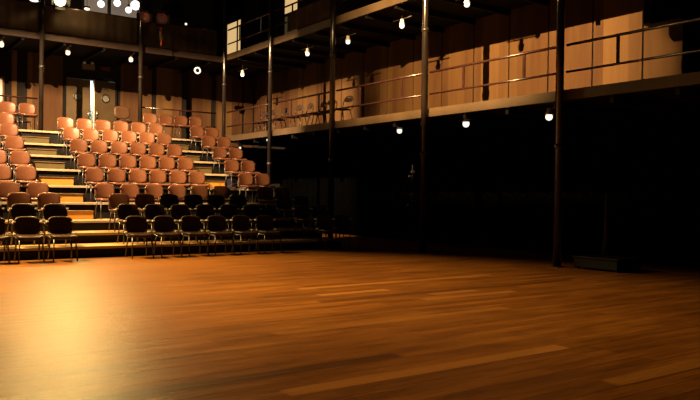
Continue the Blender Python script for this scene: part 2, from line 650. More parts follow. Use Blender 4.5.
# ------------------------------------------------------------ tiers
Y1, DEP = 14.12, 0.85
HT = [0.22, 0.43, 0.65, 1.02, 1.40, 1.80, 2.17, 2.51, 2.91]
XL, XR = 0.9, 9.75
ordn = ['first', 'second', 'third', 'fourth', 'fifth', 'sixth', 'seventh', 'eighth', 'ninth']
for k in range(9):
    y0 = Y1 + DEP * k
    y1 = y0 + DEP if k < 8 else YG - 0.02
    z0 = HT[k - 1] if k else 0.0
    z1 = HT[k]
    t = thing('seating_platform', 'long plywood seating platform with black riser, %s step up from the stage floor' % ordn[k]
              if k < 8 else 'topmost plywood seating platform level with the rear gallery', 'platform', (0, y0, 0), 0, 'stepped seating platforms')
    bm = BM()
    box(bm, XL, XR, 0.03, y1 - y0 + (0.02 if k < 8 else 0), z1 - 0.045, z1)
    obj('deck', bm, M_plylit if k < 3 else M_ply, t)
    bm = BM()
    box(bm, XL, XR, -0.02, 0.03, z1 - 0.05, z1 + 0.002, bev=0.006)
    obj('nosing', bm, M_nose, t)
    bm = BM()
    box(bm, XL, XR, 0.03, 0.055, z0 + 0.001, z1 - 0.046)
    obj('riser_board', bm, M_black, t)
    bm = BM()
    box(bm, XR - 0.03, XR, 0.06, y1 - y0 - 0.001, 0.001, z1 - 0.046)
    obj('side_board', bm, M_black, t)

# aisle half steps
AIS = [(3.79, 4.58, 'left'), (7.98, 8.55, 'right')]
for (xa, xb, sd) in AIS:
    for k in range(2, 8):
        rise = HT[k + 1] - HT[k]
        zt = HT[k] + rise * 0.5
        yf = Y1 + DEP * (k + 1) - 0.02
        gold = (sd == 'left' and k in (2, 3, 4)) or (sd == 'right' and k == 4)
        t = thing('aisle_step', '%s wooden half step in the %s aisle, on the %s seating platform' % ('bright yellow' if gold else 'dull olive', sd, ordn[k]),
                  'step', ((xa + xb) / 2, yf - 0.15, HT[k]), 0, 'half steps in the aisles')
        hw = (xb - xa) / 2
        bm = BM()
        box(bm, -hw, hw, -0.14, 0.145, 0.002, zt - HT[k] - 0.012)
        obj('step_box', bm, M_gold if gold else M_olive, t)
        bm = BM()
        box(bm, -hw - 0.01, hw + 0.01, -0.16, 0.145, zt - HT[k] - 0.012, zt - HT[k] + 0.008, bev=0.003)
        obj('step_tread', bm, M_ply, t)

# ------------------------------------------------------------ chairs


def superrect(wd, ht, p=4.0, n=28):
    pts = []
    for k in range(n):
        t = 2 * math.pi * k / n
        c, s = math.cos(t), math.sin(t)
        pts.append((wd * 0.5 * math.copysign(abs(c) ** (2 / p), c), ht * 0.5 * math.copysign(abs(s) ** (2 / p), s)))
    return pts


def pad(bm, wd, ht, th, f, p=4.0):
    """rounded cushion slab: concentric rings on both faces; f(x, z, side) -> 3-D point"""
    def ring(sc, off):
        return [bm.verts.new(f(x * sc, z * sc, off)) for x, z in superrect(wd, ht, p)]
    prof = [(0.0, th * 0.5), (0.45, th * 0.5), (0.82, th * 0.48), (0.95, th * 0.36), (1.0, 0.0), (0.95, -th * 0.36), (0.82, -th * 0.48), (0.45, -th * 0.5), (0.0, -th * 0.5)]
    prev = None
    for sc, off in prof:
        if sc == 0:
            cur = [bm.verts.new(f(0, 0, off))]
        else:
            cur = ring(sc, off)
        if prev is not None:
            n = max(len(cur), len(prev))
            for k in range(n):
                k2 = (k + 1) % n
                if len(prev) == 1:
                    bm.faces.new((prev[0], cur[k], cur[k2]))
                elif len(cur) == 1:
                    bm.faces.new((prev[k2], prev[k], cur[0]))
                else:
                    bm.faces.new((prev[k], prev[k2], cur[k2], cur[k]))
        prev = cur
    return bm


def make_chair(label, mseat=None, mback=None, W=0.45, mclip=None):
    mclip = mclip or M_steel
    mseat = mseat or M_seatb
    mback = mback or M_seat
    t = thing('auditorium_chair', label, 'chair')
    # backrest, curved round the sitter, its top leaning back a little
    bm = BM()
    pad(bm, W, 0.335, 0.045, lambda x, z, o: Vector((x, 0.235 - 0.24 * (x * x) / 0.2 * 0.9 + 0.045 * (z + 0.17) / 0.34 - o, 0.635 + z)), 3.6)
    obj('backrest', bm, mback, t, True)
    bm = BM()
    pad(bm, W, 0.43, 0.05, lambda x, z, o: Vector((x, z - 0.02, 0.437 + 0.35 * x * x - (0.9 * max(0, -z - 0.13) ** 2) * 2 + o)), 4.0)
    obj('seat', bm, mseat, t, True)
    for s in (-1, 1):
        bm = BM()
        tube(bm, [(s * 0.185, -0.15, 0.405), (s * 0.205, -0.215, 0.005)], 0.0125, 8)
        obj('leg', bm, M_steel, t, True)
        bm = BM()
        tube(bm, [(s * 0.185, 0.13, 0.405), (s * 0.205, 0.235, 0.005)], 0.0125, 8)
        obj('leg', bm, M_steel, t, True)
        bm = BM()
        tube(bm, [(s * 0.185, -0.16, 0.402), (s * 0.185, 0.13, 0.402), (s * 0.195, 0.235, 0.44), (s * 0.2, 0.262, 0.52), (s * 0.17, 0.27, 0.66)], 0.012, 8)
        obj('back_frame', bm, M_steel, t, True)
        bm = BM()
        box(bm, s * 0.222 - 0.022, s * 0.222 + 0.022, 0.12, 0.18, 0.475, 0.50, bev=0.004)
        obj('linking_bracket', bm, mclip, t)
        bm = BM()
        box(bm, s * 0.222 - 0.022, s * 0.222 + 0.022, 0.19, 0.24, 0.69, 0.715, bev=0.004)
        obj('back_clip', bm, mclip, t)
    bm = BM()
    tube(bm, [(-0.185, 0.0, 0.392), (0.185, 0.0, 0.392)], 0.011, 8)
    obj('cross_bar', bm, M_steel, t, True)
    return t


chair0 = None
ncols = ['left', 'middle', 'right']
rowname = ['front row', 'second row', 'third row', 'fourth row', 'fifth row', 'sixth row', 'seventh row', 'eighth row', 'ninth row', 'topmost row']
cnt = ['first', 'second', 'third', 'fourth', 'fifth', 'sixth']


shaded0 = None


def put(x, y, z, label, group, rz=0.0, black=False):
    global chair0, shaded0
    if black:
        if shaded0 is None:
            shaded0 = make_chair(label, M_shadev, M_shadev, mclip=M_white)
            c = shaded0
        else:
            c = copy_tree(shaded0)
    elif chair0 is None:
        chair0 = make_chair(label)
        c = chair0
    else:
        c = copy_tree(chair0)
    c.location = (x, y, z)
    c.rotation_euler = (0, 0, rz)
    c['label'] = label
    c['group'] = group
    return c


def shaded_seat(r, b, k):
    return r < 2 or (r == 2 and ((b == 1 and k > 1) or b == 2))  # seats lying in shade, given the darkened vinyl


for r in range(10):
    z = 0.0 if r == 0 else HT[r - 1] + 0.002
    yb_ = 13.72 if r == 0 else Y1 + DEP * (r - 1) + (0.36 if r < 4 else 0.49)
    dx = [-0.11, -0.03, 0.05, 0.0, -0.07, -0.03, 0.0, 0.02, 0.08, 0.0][r]
    dr = [0.0, 0.0, 0.0, -0.06, -0.13, -0.13, -0.10, -0.08, -0.08, 0.0][r]
    pitch = 0.567 if r < 4 else 0.512
    gp = 'chairs in the ' + rowname[r]
    if r < 9:
        nl = 3 if r < 6 else 2
        b = 0
        for k in range(nl):
            x = 3.70 + dx - pitch * (k + 0.5)
            put(x, yb_, z, '%s padded chair, %s, left block, %s from the left aisle' % ('shade-darkened' if shaded_seat(r, b, k) else 'terracotta', rowname[r], cnt[k]), gp, R(random.uniform(-2, 2)), shaded_seat(r, b, k))
        b = 1
        for k in range(6):
            x = (4.55 if r < 4 else 4.70) + dx + pitch * (k + 0.5)
            put(x, yb_, z, '%s padded chair, %s, middle block, %s from the left aisle' % ('shade-darkened' if shaded_seat(r, b, k) else 'terracotta', rowname[r], cnt[k]), gp, R(random.uniform(-2, 2)), shaded_seat(r, b, k))
        b = 2
        for k in range(2):
            x = 8.72 + dr + 0.495 * (k + 0.5) if r > 0 else 8.85 + 0.5 * (k + 0.5)
            put(x, yb_, z, '%s padded chair, %s, narrow right block, on its %s side' % ('shade-darkened' if shaded_seat(r, b, k) else 'terracotta', rowname[r], ['aisle', 'outer'][k]), gp, R(random.uniform(-2, 2)), shaded_seat(r, b, k))
    else:
        for k, x in enumerate((3.72, 4.22)):
            put(x, yb_, z, 'brown padded chair at the top left of the seating, %s of the pair' % ['left', 'right'][k], gp)
        for k in range(4):
            put(7.76 + 0.495 * k, yb_ + 0.1, z, 'terracotta padded chair, %s from the left of the four at the top right' % cnt[k], gp)

# ------------------------------------------------------------ chairs on the galleries (round-backed, dark)


def make_cafe(label):
    t = thing('tube_chair', label, 'chair')
    bm = BM()
    pad(bm, 0.42, 0.40, 0.035, lambda x, z, o: Vector((x, z, 0.45 + o)), 3.0)
    obj('seat', bm, M_dkchair, t, True)
    bm = BM()
    pad(bm, 0.36, 0.13, 0.025, lambda x, z, o: Vector((x, 0.23 - 0.8 * x * x + 0.02 - o, 0.74 + z)), 2.6)
    obj('backrest', bm, M_dkchair, t, True)
    bm = BM()
    pts = [(-0.19, 0.17, 0.44), (-0.215, 0.23, 0.62)]
    for k in range(9):
        a = math.pi * (1 - k / 8)
        pts.append((0.215 * math.cos(a), 0.25, 0.68 + 0.16 * math.sin(a)))
    pts += [(0.215, 0.23, 0.62), (0.19, 0.17, 0.44)]
    tube(bm, pts, 0.013, 8)
    obj('back_hoop', bm, M_dkchair, t, True)
    for sx in (-1, 1):
        for sy, o in ((-1, -0.13), (1, 0.15)):
            bm = BM()
            tube(bm, [(sx * 0.15, o, 0.435), (sx * 0.20, o + sy * 0.10, 0.005)], 0.013, 8)
            obj('leg', bm, M_dkchair, t, True)
    return t


cafe = make_cafe('dark tube chair with a rounded back, alone beside the column on the side gallery')
cafe['group'] = 'tube chairs on the galleries'
cafe.location = (11.2, 16.3, 3.162)
cafe.rotation_euler = (0, 0, R(-82))
row = [17.2, 17.8, 18.4, 19.0, 19.95, 20.6, 21.25]
lab = ['just left of the lit column, nearest end of the gallery chair row', 'second from the near end of the gallery chair row', 'third from the near end of the gallery chair row',
       'just right of the column by the seat rows, on the side gallery', 'just left of the column by the seat rows, on the side gallery', 'second from the far end of the gallery chair row', 'at the far end of the gallery chair row']
for yy, lb in zip(row, lab):
    c = copy_tree(cafe)
    c.location = (11.25 + random.uniform(-.05, .05), yy, 3.162)
    c.rotation_euler = (0, 0, R(-90 + random.uniform(-12, 12)))
    c['label'] = 'dark tube chair ' + lb
for (x, y, rz, lb) in ((4.55, 23.85, 10, 'dark round-backed tube chair behind the rear railing, beside the far left column'),
                       (3.95, 24.2, -25, 'dark round-backed tube chair behind the rear railing at the far left edge')):
    c = copy_tree(cafe)
    c.location = (x, y, 2.932)
    c.rotation_euler = (0, 0, R(rz))
    c['label'] = lb

# tall operator chair by the door
t = thing('tall_chair', 'tan high-backed chair standing on the rear gallery right of the double door', 'chair', (7.60, 23.75, 2.932))
bm = BM()
pad(bm, 0.52, 0.42, 0.05, lambda x, z, o: Vector((x, 0.22 - 0.25 * x * x + 0.1 * z - o, 0.98 + z)), 3.6)
obj('backrest', bm, M_bench, t, True)
bm = BM()
pad(bm, 0.50, 0.45, 0.05, lambda x, z, o: Vector((x, z, 0.66 + o)), 3.6)
obj('seat', bm, M_dkchair, t, True)
for sx in (-1, 1):
    for sy in (-1, 1):
        bm = BM()
        tube(bm, [(sx * 0.19, sy * 0.15, 0.64), (sx * 0.23, sy * 0.21, 0.004)], 0.015, 8)
        obj('leg', bm, M_steel, t, True)
for s in (-1, 1):
    bm = BM()
    tube(bm, [(s * 0.2, 0.18, 0.65), (s * 0.2, 0.23, 0.85)], 0.013, 8)
    obj('back_support', bm, M_steel, t, True)

# covered desk and gear at the far left of the rear gallery
t = thing('control_desk', 'dark covered control desk with small metal gear behind the far left railing', 'desk', (3.7, 25.2, 2.932))
bm = BM()
box(bm, -1.0, 0.75, -0.3, 0.3, 0.72, 0.77, bev=0.01)
obj('desk_top', bm, M_black, t)
for sx in (-0.95, 0.7):
    for sy in (-0.25, 0.25):
        bm = BM()
        box(bm, sx - 0.025, sx + 0.025, sy - 0.025, sy + 0.025, 0.0, 0.72)
        obj('leg', bm, M_black, t)
bm = BM()
pad(bm, 1.25, 0.42, 0.4, lambda x, z, o: Vector((x - 0.05, z, 0.93 + o * (1 - 0.3 * abs(x)) + 0.05 * math.sin(7 * x))), 3.0)
obj('dust_cover', bm, mat('dark_green_cover', (0.035, 0.032, 0.02), 0.8, var=0.3, scale=8), t, True)
bm = BM()
box(bm, 0.05, 0.2, -0.31, -0.27, 0.5, 0.66, bev=0.01)
obj('metal_box', bm, M_chrome, t)

# ------------------------------------------------------------ double door in the rear wall
t = struct(thing('door_1', 'double door', 'door', (7.12, YW, 2.93)))
del t['label']
del t['category']
bm = BM()
box(bm, -0.90, -0.83, -0.05, 0.16, 0.0, 2.32)
box(bm, 0.83, 0.90, -0.05, 0.16, 0.0, 2.32)
box(bm, -0.83, 0.83, -0.05, 0.16, 2.24, 2.32)
obj('door_frame', bm, M_black, t)


def leaf(parent, hx, sgn, ang):
    h = bpy.data.objects.new('door_leaf', None)
    bm = BM()
    box(bm, 0.0, sgn * 0.80, -0.045, 0.0, 0.01, 2.23)
    o = obj('door_leaf', bm, M_doorw, parent)
    o.location = (hx, -0.0, 0)
    o.rotation_euler = (0, 0, R(ang))
    bm = BM()
    cx = sgn * 0.38
    Mx = Matrix.Translation((cx, -0.05, 1.62)) @ Matrix.Rotation(R(90), 4, 'X')
    lathe(bm, [(0.115, -0.012), (0.155, -0.012), (0.16, 0.0), (0.155, 0.014), (0.115, 0.014), (0.115, -0.012)], 24, Mx)
    obj('porthole_ring', bm, M_steel, o, True)
    bm = BM()
    lathe(bm, [(0, 0.004), (0.116, 0.004), (0.116, -0.002), (0, -0.002)], 24, Mx)
    obj('porthole_glass', bm, mat('porthole_glass', (0.16, 0.17, 0.15), 0.08, spec=1.0, var=0.1), o)
    bm = BM()
    cx2 = sgn * 0.72
    tube(bm, [(cx2, -0.046, 0.9), (cx2, -0.10, 0.93), (cx2, -0.10, 1.17), (cx2, -0.046, 1.2)], 0.012, 8)
    obj('door_handle', bm, M_chrome, o, True)
    return o


leaf(t, -0.83, 1, 0)
lf = leaf(t, 0.83, -1, 12)
bm = BM()
box(bm, -0.812, -0.80, -0.075, 0.01, 0.01, 2.235)
e = obj('pale_edge', bm, M_edge, lf)
# dark lobby behind the door
bm = BM()
box(bm, 6.0, 9.2, YW + 1.5, YW + 1.6, 2.9, 5.6)
box(bm, 6.0, 6.1, YW + 0.2, YW + 1.5, 2.9, 5.6)
box(bm, 9.1, 9.2, YW + 0.2, YW + 1.5, 2.9, 5.6)
box(bm, 6.1, 9.1, YW + 0.2, YW + 1.5, 5.5, 5.6)
box(bm, 6.1, 9.1, YW + 0.2, YW + 1.5, 2.85, 2.93)
struct(obj('wall_lobby', bm, M_white))

# pale door edge at the very left
p = atY(-3, 92, YW)
t = struct(thing('door_2', 'd', 'door', (p.x, YW, 2.93)))
del t['label']
del t['category']
bm = BM()
box(bm, -0.85, 0.15, -0.045, 0.0, 0.0, 2.0)
obj('door_leaf', bm, M_white, t)
bm = BM()
box(bm, 0.15, 0.21, -0.06, 0.0, 0.0, 2.06)
box(bm, -0.91, -0.85, -0.06, 0.0, 0.0, 2.06)
box(bm, -0.85, 0.15, -0.06, 0.0, 2.0, 2.06)
obj('door_frame', bm, mat('door_frame_wood', (0.1, 0.05, 0.02), 0.5, var=0.1), t)

# emergency light and sign over the door
p = atY(88, 67, YW)
t = thing('emergency_light', 'small brown emergency light box with two lamp heads over the double door', 'light', (p.x, YW - 0.001, p.z))
bm = BM()
box(bm, -0.21, 0.21, -0.10, 0, -0.10, 0.09, bev=0.01)
obj('housing', bm, mat('cream_housing', (0.1463, 0.1073, 0.0715), 0.5, var=0.1), t)
for s in (-1, 1):
    bm = BM()
    lathe(bm, [(0, 0.045), (0.045, 0.035), (0.055, 0.0), (0.03, -0.04), (0, -0.045)], 14, Matrix.Translation((s * 0.13, -0.06, 0.135)) @ Matrix.Rotation(R(90), 4, 'X'))
    obj('lamp_head', bm, M_white, t, True)
p = atY(105, 69, YW)
t = thing('sign_box', 'small dark reddish sign box above the right leaf of the double door', 'sign', (p.x, YW - 0.001, p.z))
bm = BM()
box(bm, -0.18, 0.18, -0.07, 0, -0.075, 0.075, bev=0.008)
obj('case', bm, M_steel, t)
bm = BM()
box(bm, -0.16, 0.16, -0.076, -0.07, -0.06, 0.06)
obj('face', bm, mat('dull_red_face', (0.096, 0.027, 0.018), 0.5, var=0.2), t)

# ------------------------------------------------------------ lit windows on the upper level
for i, (ya, yb2, za, zb) in enumerate(wins):
    t = struct(thing('window_%d' % (i + 1), 'w', 'window', (XW, (ya + yb2) / 2, za)))
    del t['label']
    del t['category']
    hw = (yb2 - ya) / 2
    hz = zb - za
    bm = BM()
    box(bm, -0.05, 0.03, -hw - 0.07, -hw, -0.07, hz + 0.07)
    box(bm, -0.05, 0.03, hw, hw + 0.07, -0.07, hz + 0.07)
    box(bm, -0.05, 0.03, -hw, hw, -0.07, 0)
    box(bm, -0.05, 0.03, -hw, hw, hz, hz + 0.07)
    if i == 1:
        box(bm, -0.04, 0.02, -hw + 0.30, -hw + 0.38, 0, hz)
    else:
        box(bm, -0.04, 0.02, -hw, hw, 0.88, 0.98)
    obj('window_frame', bm, M_black, t)
    if i == 0:
        bm = BM()
        box(bm, -0.01, 0.015, -hw, hw, 0.98, hz)
        obj('pane', bm, M_glow, t)
        bm = BM()
        box(bm, -0.01, 0.015, -hw, hw, 0, 0.88)
        obj('pane', bm, M_glowd, t)
    else:
        bm = BM()
        box(bm, -0.01, 0.015, -hw, hw, 0, hz)
        obj('pane', bm, M_glow, t)
# booth window on the rear wall
pa = atY(84, 11, YW)
pb = atY(137, 11, YW)
t = struct(thing('window_3', 'w', 'window', (0, YW, 0)))
del t['label']
del t['category']
bm = BM()
box(bm, pa.x, pb.x, -0.01, 0.02, 7.45, 8.7)
obj('pane', bm, M_booth, t)
bm = BM()
mx = atY(109, 5, YW).x
box(bm, pa.x - 0.08, pa.x, -0.05, 0.02, 7.38, 8.78)
box(bm, pb.x, pb.x + 0.08, -0.05, 0.02, 7.38, 8.78)
box(bm, mx - 0.06, mx + 0.06, -0.05, 0.02, 7.45, 8.7)
box(bm, pa.x, pb.x, -0.05, 0.02, 7.38, 7.45)
box(bm, pa.x, pb.x, -0.05, 0.02, 8.7, 8.78)
obj('window_frame', bm, M_steel, t)

# ------------------------------------------------------------ lamps


def house_lamp(p, ceil, label, r=0.062, mb=None, group='lamps fixed under the galleries'):
    t = thing('gallery_lamp', label, 'lamp', (p.x, p.y, p.z), 0, group)
    bm = BM()
    ball(bm, (0, 0, 0), r)
    obj('bulb', bm, mb or M_bulb, t, True)
    bm = BM()
    lathe(bm, [(0.03, 0.17), (0.045, 0.16), (0.05, 0.09), (r * 1.25, 0.045), (r * 1.2, 0.04), (0.04, 0.085), (0.03, 0.17)], 18)
    obj('shade', bm, M_white, t, True)
    bm = BM()
    tube(bm, [(0, 0, 0.16), (0, 0, ceil - p.z)], 0.012, 8)
    obj('stem', bm, M_steel, t, True)
    if r > 0.05:
        bm = BM()
        tube(bm, [(0, -0.35, 0.17), (0, 0.35, 0.17)], 0.014, 8)
        obj('cable_bar', bm, M_steel, t, True)
    return t


UP = [(467, 4.5, 'at the top edge between the two nearest columns'), (402, 26, 'just left of the middle column'),
      (348, 42, 'just right of the column beside the lone chair'), (307.5, 54, 'below the brown railing cloth'),
      (242.5, 75, 'in the far corner beneath the lit window')]
for x, y, lb in UP:
    house_lamp(atX(x, y, 11.3), 5.9, 'lit lamp under the upper side gallery, ' + lb)
LOW = [(549, 117, 'nearest the right-hand column', 0.07), (466, 124, 'right of the middle column', 0.075), (399.5, 131, 'left of the middle column', 0.065),
       (267.5, 140, 'small, near the column by the seat rows', 0.035), (240, 148, 'small, at the end of the seat rows', 0.04)]
for x, y, lb, r in LOW:
    p = atX(x, y, 11.3)
    house_lamp(p, 3.06, 'lit lamp hanging under the lower side gallery, ' + lb, r)
REAR = [(1.5, 45, 'at the left edge of the picture'), (68, 53, 'above and left of the double door'), (131, 60, 'beside the column right of the double door')]
for x, y, lb in REAR:
    p = atY(x, y, 23.6)
    house_lamp(p, 5.9, 'lit lamp hanging under the upper rear gallery ' + lb, 0.068, mat('warm_bulb', (1, 1, 0.9), emit=(1.0, 0.78, 0.45), es=1.8) if x < 100 else None)

# ring-shaped lamp
p = atY(197.5, 70.5, 23.5)
t = thing('ring_lamp', 'small white ring lamp hanging in the dark above the top right chairs', 'lamp', (p.x, p.y, p.z))
bm = BM()
n = 20
rg = [bm_ for bm_ in range(n)]
Mx = Matrix.Rotation(R(90), 4, 'X')
lathe(bm, [(0.075, -0.015), (0.12, -0.015), (0.12, 0.015), (0.075, 0.015), (0.075, -0.015)], 24, Mx)
obj('lit_ring', bm, mat('white_ring', (0.9, 0.9, 0.85), emit=(1, 0.97, 0.85), es=0.8), t, True)
bm = BM()
lathe(bm, [(0.0, -0.14), (0.07, -0.14), (0.075, 0.0), (0.0, 0.0)], 20, Matrix.Rotation(R(-90), 4, 'X') @ Matrix.Scale(-1, 4, (0, 0, 1)))
obj('housing', bm, M_black, t, True)
bm = BM()
tube(bm, [(0, 0.08, 0.05), (0, 0.08, 5.9 - p.z)], 0.012, 8)
obj('stem', bm, M_steel, t, True)

# globe lamps hanging over the upper rear gallery
GL = [(101, 4, 0.115, 'leftmost of the four, left of the window bar'), (117.2, 3, 0.115, 'just right of the window bar'),
      (128.5, 10, 0.105, 'lowest of the four'), (135.5, 5.3, 0.16, 'rightmost and largest of the four')]
for x, y, r, lb in GL:
    p = atY(x, y, 24.3)
    t = thing('globe_lamp', 'glowing white globe lamp, top left, ' + lb, 'lamp', tuple(p), 0, 'white globe lamps above the rear gallery')
    bm = BM()
    ball(bm, (0, 0, 0), r, n=20)
    obj('globe', bm, M_bulbw, t, True)
    bm = BM()
    tube(bm, [(0, 0, r * 0.9), (0, 0, r + 0.08)], 0.035, 12)
    obj('cap', bm, M_black, t, True)
    bm = BM()
    tube(bm, [(0, 0, r + 0.07), (0, 0, 10.99 - p.z)], 0.008, 6)
    obj('cord', bm, M_black, t, True)
for x, y, r, sx, lb in [(34, 0.5, 0.045, 3.0, 'narrow lit tube lamp at the top edge, left of the bright lantern'), (87, 9, 0.045, 2.0, 'small yellow lit lamp between the bright lantern and the globe lamps'),
                        (186, 24, 0.04, 1.0, 'tiny white lit lamp right of the hanging red lanterns')]:
    p = atY(x, y, 23.9)
    t = thing('small_lamp', lb, 'lamp', tuple(p))
    bm = BM()
    ball(bm, (0, 0, 0), r, Matrix.Scale(sx, 4, (1, 0, 0)))
    obj('bulb', bm, M_bulb, t, True)
    bm = BM()
    box(bm, -r * sx, r * sx, -0.03, 0.03, r * 0.8, r * 0.8 + 0.05, bev=0.005)
    obj('holder', bm, M_black, t)
    bm = BM()
    tube(bm, [(0, 0, r), (0, 0, 10.99 - p.z)], 0.008, 6)
    obj('cord', bm, M_black, t, True)


def lantern(name, label, loc, aim, mbody, mlens, s=1.0, hang=10.99, group=None):
    """theatre lantern: can, lens, yoke, barn doors, hanging rod"""
    t = thing(name, label, 'stage light', loc, 0, group)
    Mr = (Vector(aim) - Vector(loc)).to_track_quat('Z', 'Y').to_matrix().to_4x4()
    bm = BM()
    lathe(bm, [(0, -0.30 * s), (0.09 * s, -0.29 * s), (0.125 * s, -0.2 * s), (0.135 * s, 0.0), (0.15 * s, 0.02 * s), (0.15 * s, 0.10 * s), (0.135 * s, 0.10 * s), (0.13 * s, 0.02 * s)], 20, Mr)
    obj('can', bm, mbody, t, True)
    bm = BM()
    lathe(bm, [(0, 0.055 * s), (0.06 * s, 0.05 * s), (0.128 * s, 0.03 * s), (0.128 * s, 0.02 * s), (0, 0.02 * s)], 20, Mr)
    obj('lens', bm, mlens, t, True)
    bm = BM()
    up = Vector((0, 0, 1))
    tube(bm, [Mr @ Vector((-0.14 * s, 0, -0.05 * s)), Mr @ Vector((-0.17 * s, 0, -0.05 * s)), Vector(Mr @ Vector((-0.17 * s, 0, -0.05 * s))) + up * 0.24 * s,
              Vector(Mr @ Vector((0.17 * s, 0, -0.05 * s))) + up * 0.24 * s, Mr @ Vector((0.17 * s, 0, -0.05 * s)), Mr @ Vector((0.14 * s, 0, -0.05 * s))], 0.012 * s, 6)
    obj('yoke', bm, M_black, t)
    q = (Mr @ Vector((0, 0, -0.05 * s))) + up * 0.24 * s
    bm = BM()
    tube(bm, [q, Vector((q.x, q.y, hang - loc[2]))], 0.015, 8)
    obj('hanging_rod', bm, M_black, t, True)
    for k in range(4):
        bm = BM()
        box(bm, -0.11 * s, 0.11 * s, 0.0, 0.13 * s, -0.002, 0.002,
            Mr @ Matrix.Rotation(R(90 * k), 4, 'Z') @ Matrix.Translation((0, 0.14 * s, 0.10 * s)) @ Matrix.Rotation(R(60), 4, 'X'))
        obj('barn_door', bm, M_black, t)
    return t


p = atY(60, 0.5, 22.75)
lantern('stage_lantern', 'bright warm stage lantern glaring at the top left beside the column', tuple(p), (3.0, 2.0, 1.0), M_black, M_lens, 1.25, group='stage lanterns')
M_dimlens = mat('dim_lens', (0.25, 0.13, 0.09), 0.25, emit=(1.0, 0.55, 0.35), es=0.01)
p = atY(145, 17, YG - 0.35)
lantern('stage_lantern', 'red unlit stage lantern clamped at the column below the largest globe lamp', tuple(p), (1.0, 8, 2.0), M_red, M_dimlens, 1.15, group='stage lanterns')
p = atY(161.5, 19, YG - 0.55)
l2 = lantern('stage_lantern', 'red unlit stage lantern hanging freely right of the column, with a lower head', tuple(p), (3.0, 8, 4.0), M_red, M_dimlens, 1.25, group='stage lanterns')
bm = BM()
tube(bm, [(0, 0, -0.15), (0, 0, -0.85)], 0.02, 8)
obj('drop_arm', bm, M_red, l2, True)
bm = BM()
lathe(bm, [(0, -0.2), (0.06, -0.19), (0.08, 0.0), (0.085, 0.12), (0.075, 0.12), (0.07, 0.0), (0, 0)], 16, Matrix.Translation((0, -0.04, -0.5)))
obj('lower_head', bm, M_bench, l2, True)

# the grid lanterns above the stage: cans behind the light points, one blocking flap per cut edge


def grid_lantern(label, P, T, cuts):
    """cuts: world points (A, B, side point) - the flap's edge lies on the plane through the lamp and A, B; the
    flap extends away from the side of the point Q that stays lit"""
    P = Vector(P)
    ax = (Vector(T) - P).normalized()
    t = thing('grid_lantern', label, 'stage light', tuple(P), 0, 'lanterns of the lighting grid')
    Mr = ax.to_track_quat('Z', 'Y').to_matrix().to_4x4()
    bm = BM()
    lathe(bm, [(0, -0.55), (0.12, -0.53), (0.17, -0.4), (0.18, -0.04), (0.17, -0.04), (0.16, -0.4), (0, -0.5)], 20, Mr)
    obj('can', bm, M_black, t, True)
    bm = BM()
    tube(bm, [Mr @ Vector((0, 0.18, -0.3)), Vector((0, 0, 0.6)), Vector((0, 0, 10.99 - P.z))], 0.02, 8)
    obj('hanging_rod', bm, M_black, t)
    bm = BM()
    tube(bm, [Mr @ Vector((0.175, 0, -0.2)), Mr @ Vector((0.26, 0, 0.1)), Mr @ Vector((0.30, 0, 0.62))], 0.012, 6)
    tube(bm, [Mr @ Vector((-0.175, 0, -0.2)), Mr @ Vector((-0.26, 0, 0.1)), Mr @ Vector((-0.30, 0, 0.62))], 0.012, 6)
    obj('flap_arm', bm, M_black, t)
    for A, B, Q in cuts:
        A, B, Q = Vector(A), Vector(B), Vector(Q)
        nrm = (A - P).cross(B - P).normalized()
        if nrm.dot(Q - P) > 0:
            nrm = -nrm                      # nrm points to the dark side
        D = 0.75
        a = (A - P).normalized()
        b = (B - P).normalized()
        m = (a + b).normalized()
        along = (b - a).normalized()
        c = m * D
        out = nrm
        bm = BM()
        v = [c - along * 0.8, c + along * 0.8, c + along * 0.8 + out * 0.75, c - along * 0.8 + out * 0.75]
        vs = [bm.verts.new(q) for q in v] + [bm.verts.new(q + m * 0.004) for q in v]
        for f in ((0, 1, 2, 3), (7, 6, 5, 4), (0, 4, 5, 1), (1, 5, 6, 2), (2, 6, 7, 3), (3, 7, 4, 0)):
            bm.faces.new([vs[q] for q in f])
        obj('flap', bm, M_black, t)
    return t


grid_lantern('black lantern on the lighting grid aimed at the seat rows', KEY_P, KEY_T,
             [((4.0, YW, 4.78), (12.0, YW, 4.78), (7, YW, 3.0)), ((2.8, 14.9, 0.9), (9.6, 17.3, 1.5), (6, 19, 2)), ((XG, 15.0, 5.78), (XG, 22.0, 5.78), (XG, 18, 4))])
grid_lantern('black lantern on the lighting grid aimed at the side gallery', GAL_P, GAL_T,
             [((XG, 9.0, 2.98), (XG, 17.0, 2.98), (XG, 13, 4.0)), ((XW, 7.87, 3.2), (XW, 7.87, 5.2), (XW, 10, 4))])

# ------------------------------------------------------------ loudspeaker box hung before the lit boards
a = atX(647, 27, 12.9)
b = atX(686, 9, 12.9)
t = thing('loudspeaker', 'large black loudspeaker box hanging before the lit boards at the top right', 'loudspeaker', (12.95, (a.y + b.y) / 2, a.z))
hy = abs(a.y - b.y) / 2
bm = BM()
box(bm, -0.2, 0.2, -hy, hy, 0.0, 0.58, bev=0.02)
obj('cabinet', bm, M_black, t)
bm = BM()
box(bm, -0.215, -0.2, -hy + 0.03, hy - 0.03, 0.03, 0.55)
obj('grille', bm, M_curtain, t)
for s in (-0.5, 0.5):
    bm = BM()
    tube(bm, [(0, s * hy, 0.57), (0, s * hy, 5.88 - a.z)], 0.012, 6)
    obj('hanger', bm, M_steel, t)

# ------------------------------------------------------------ drapes under the gallery, and an added shade sheet on it


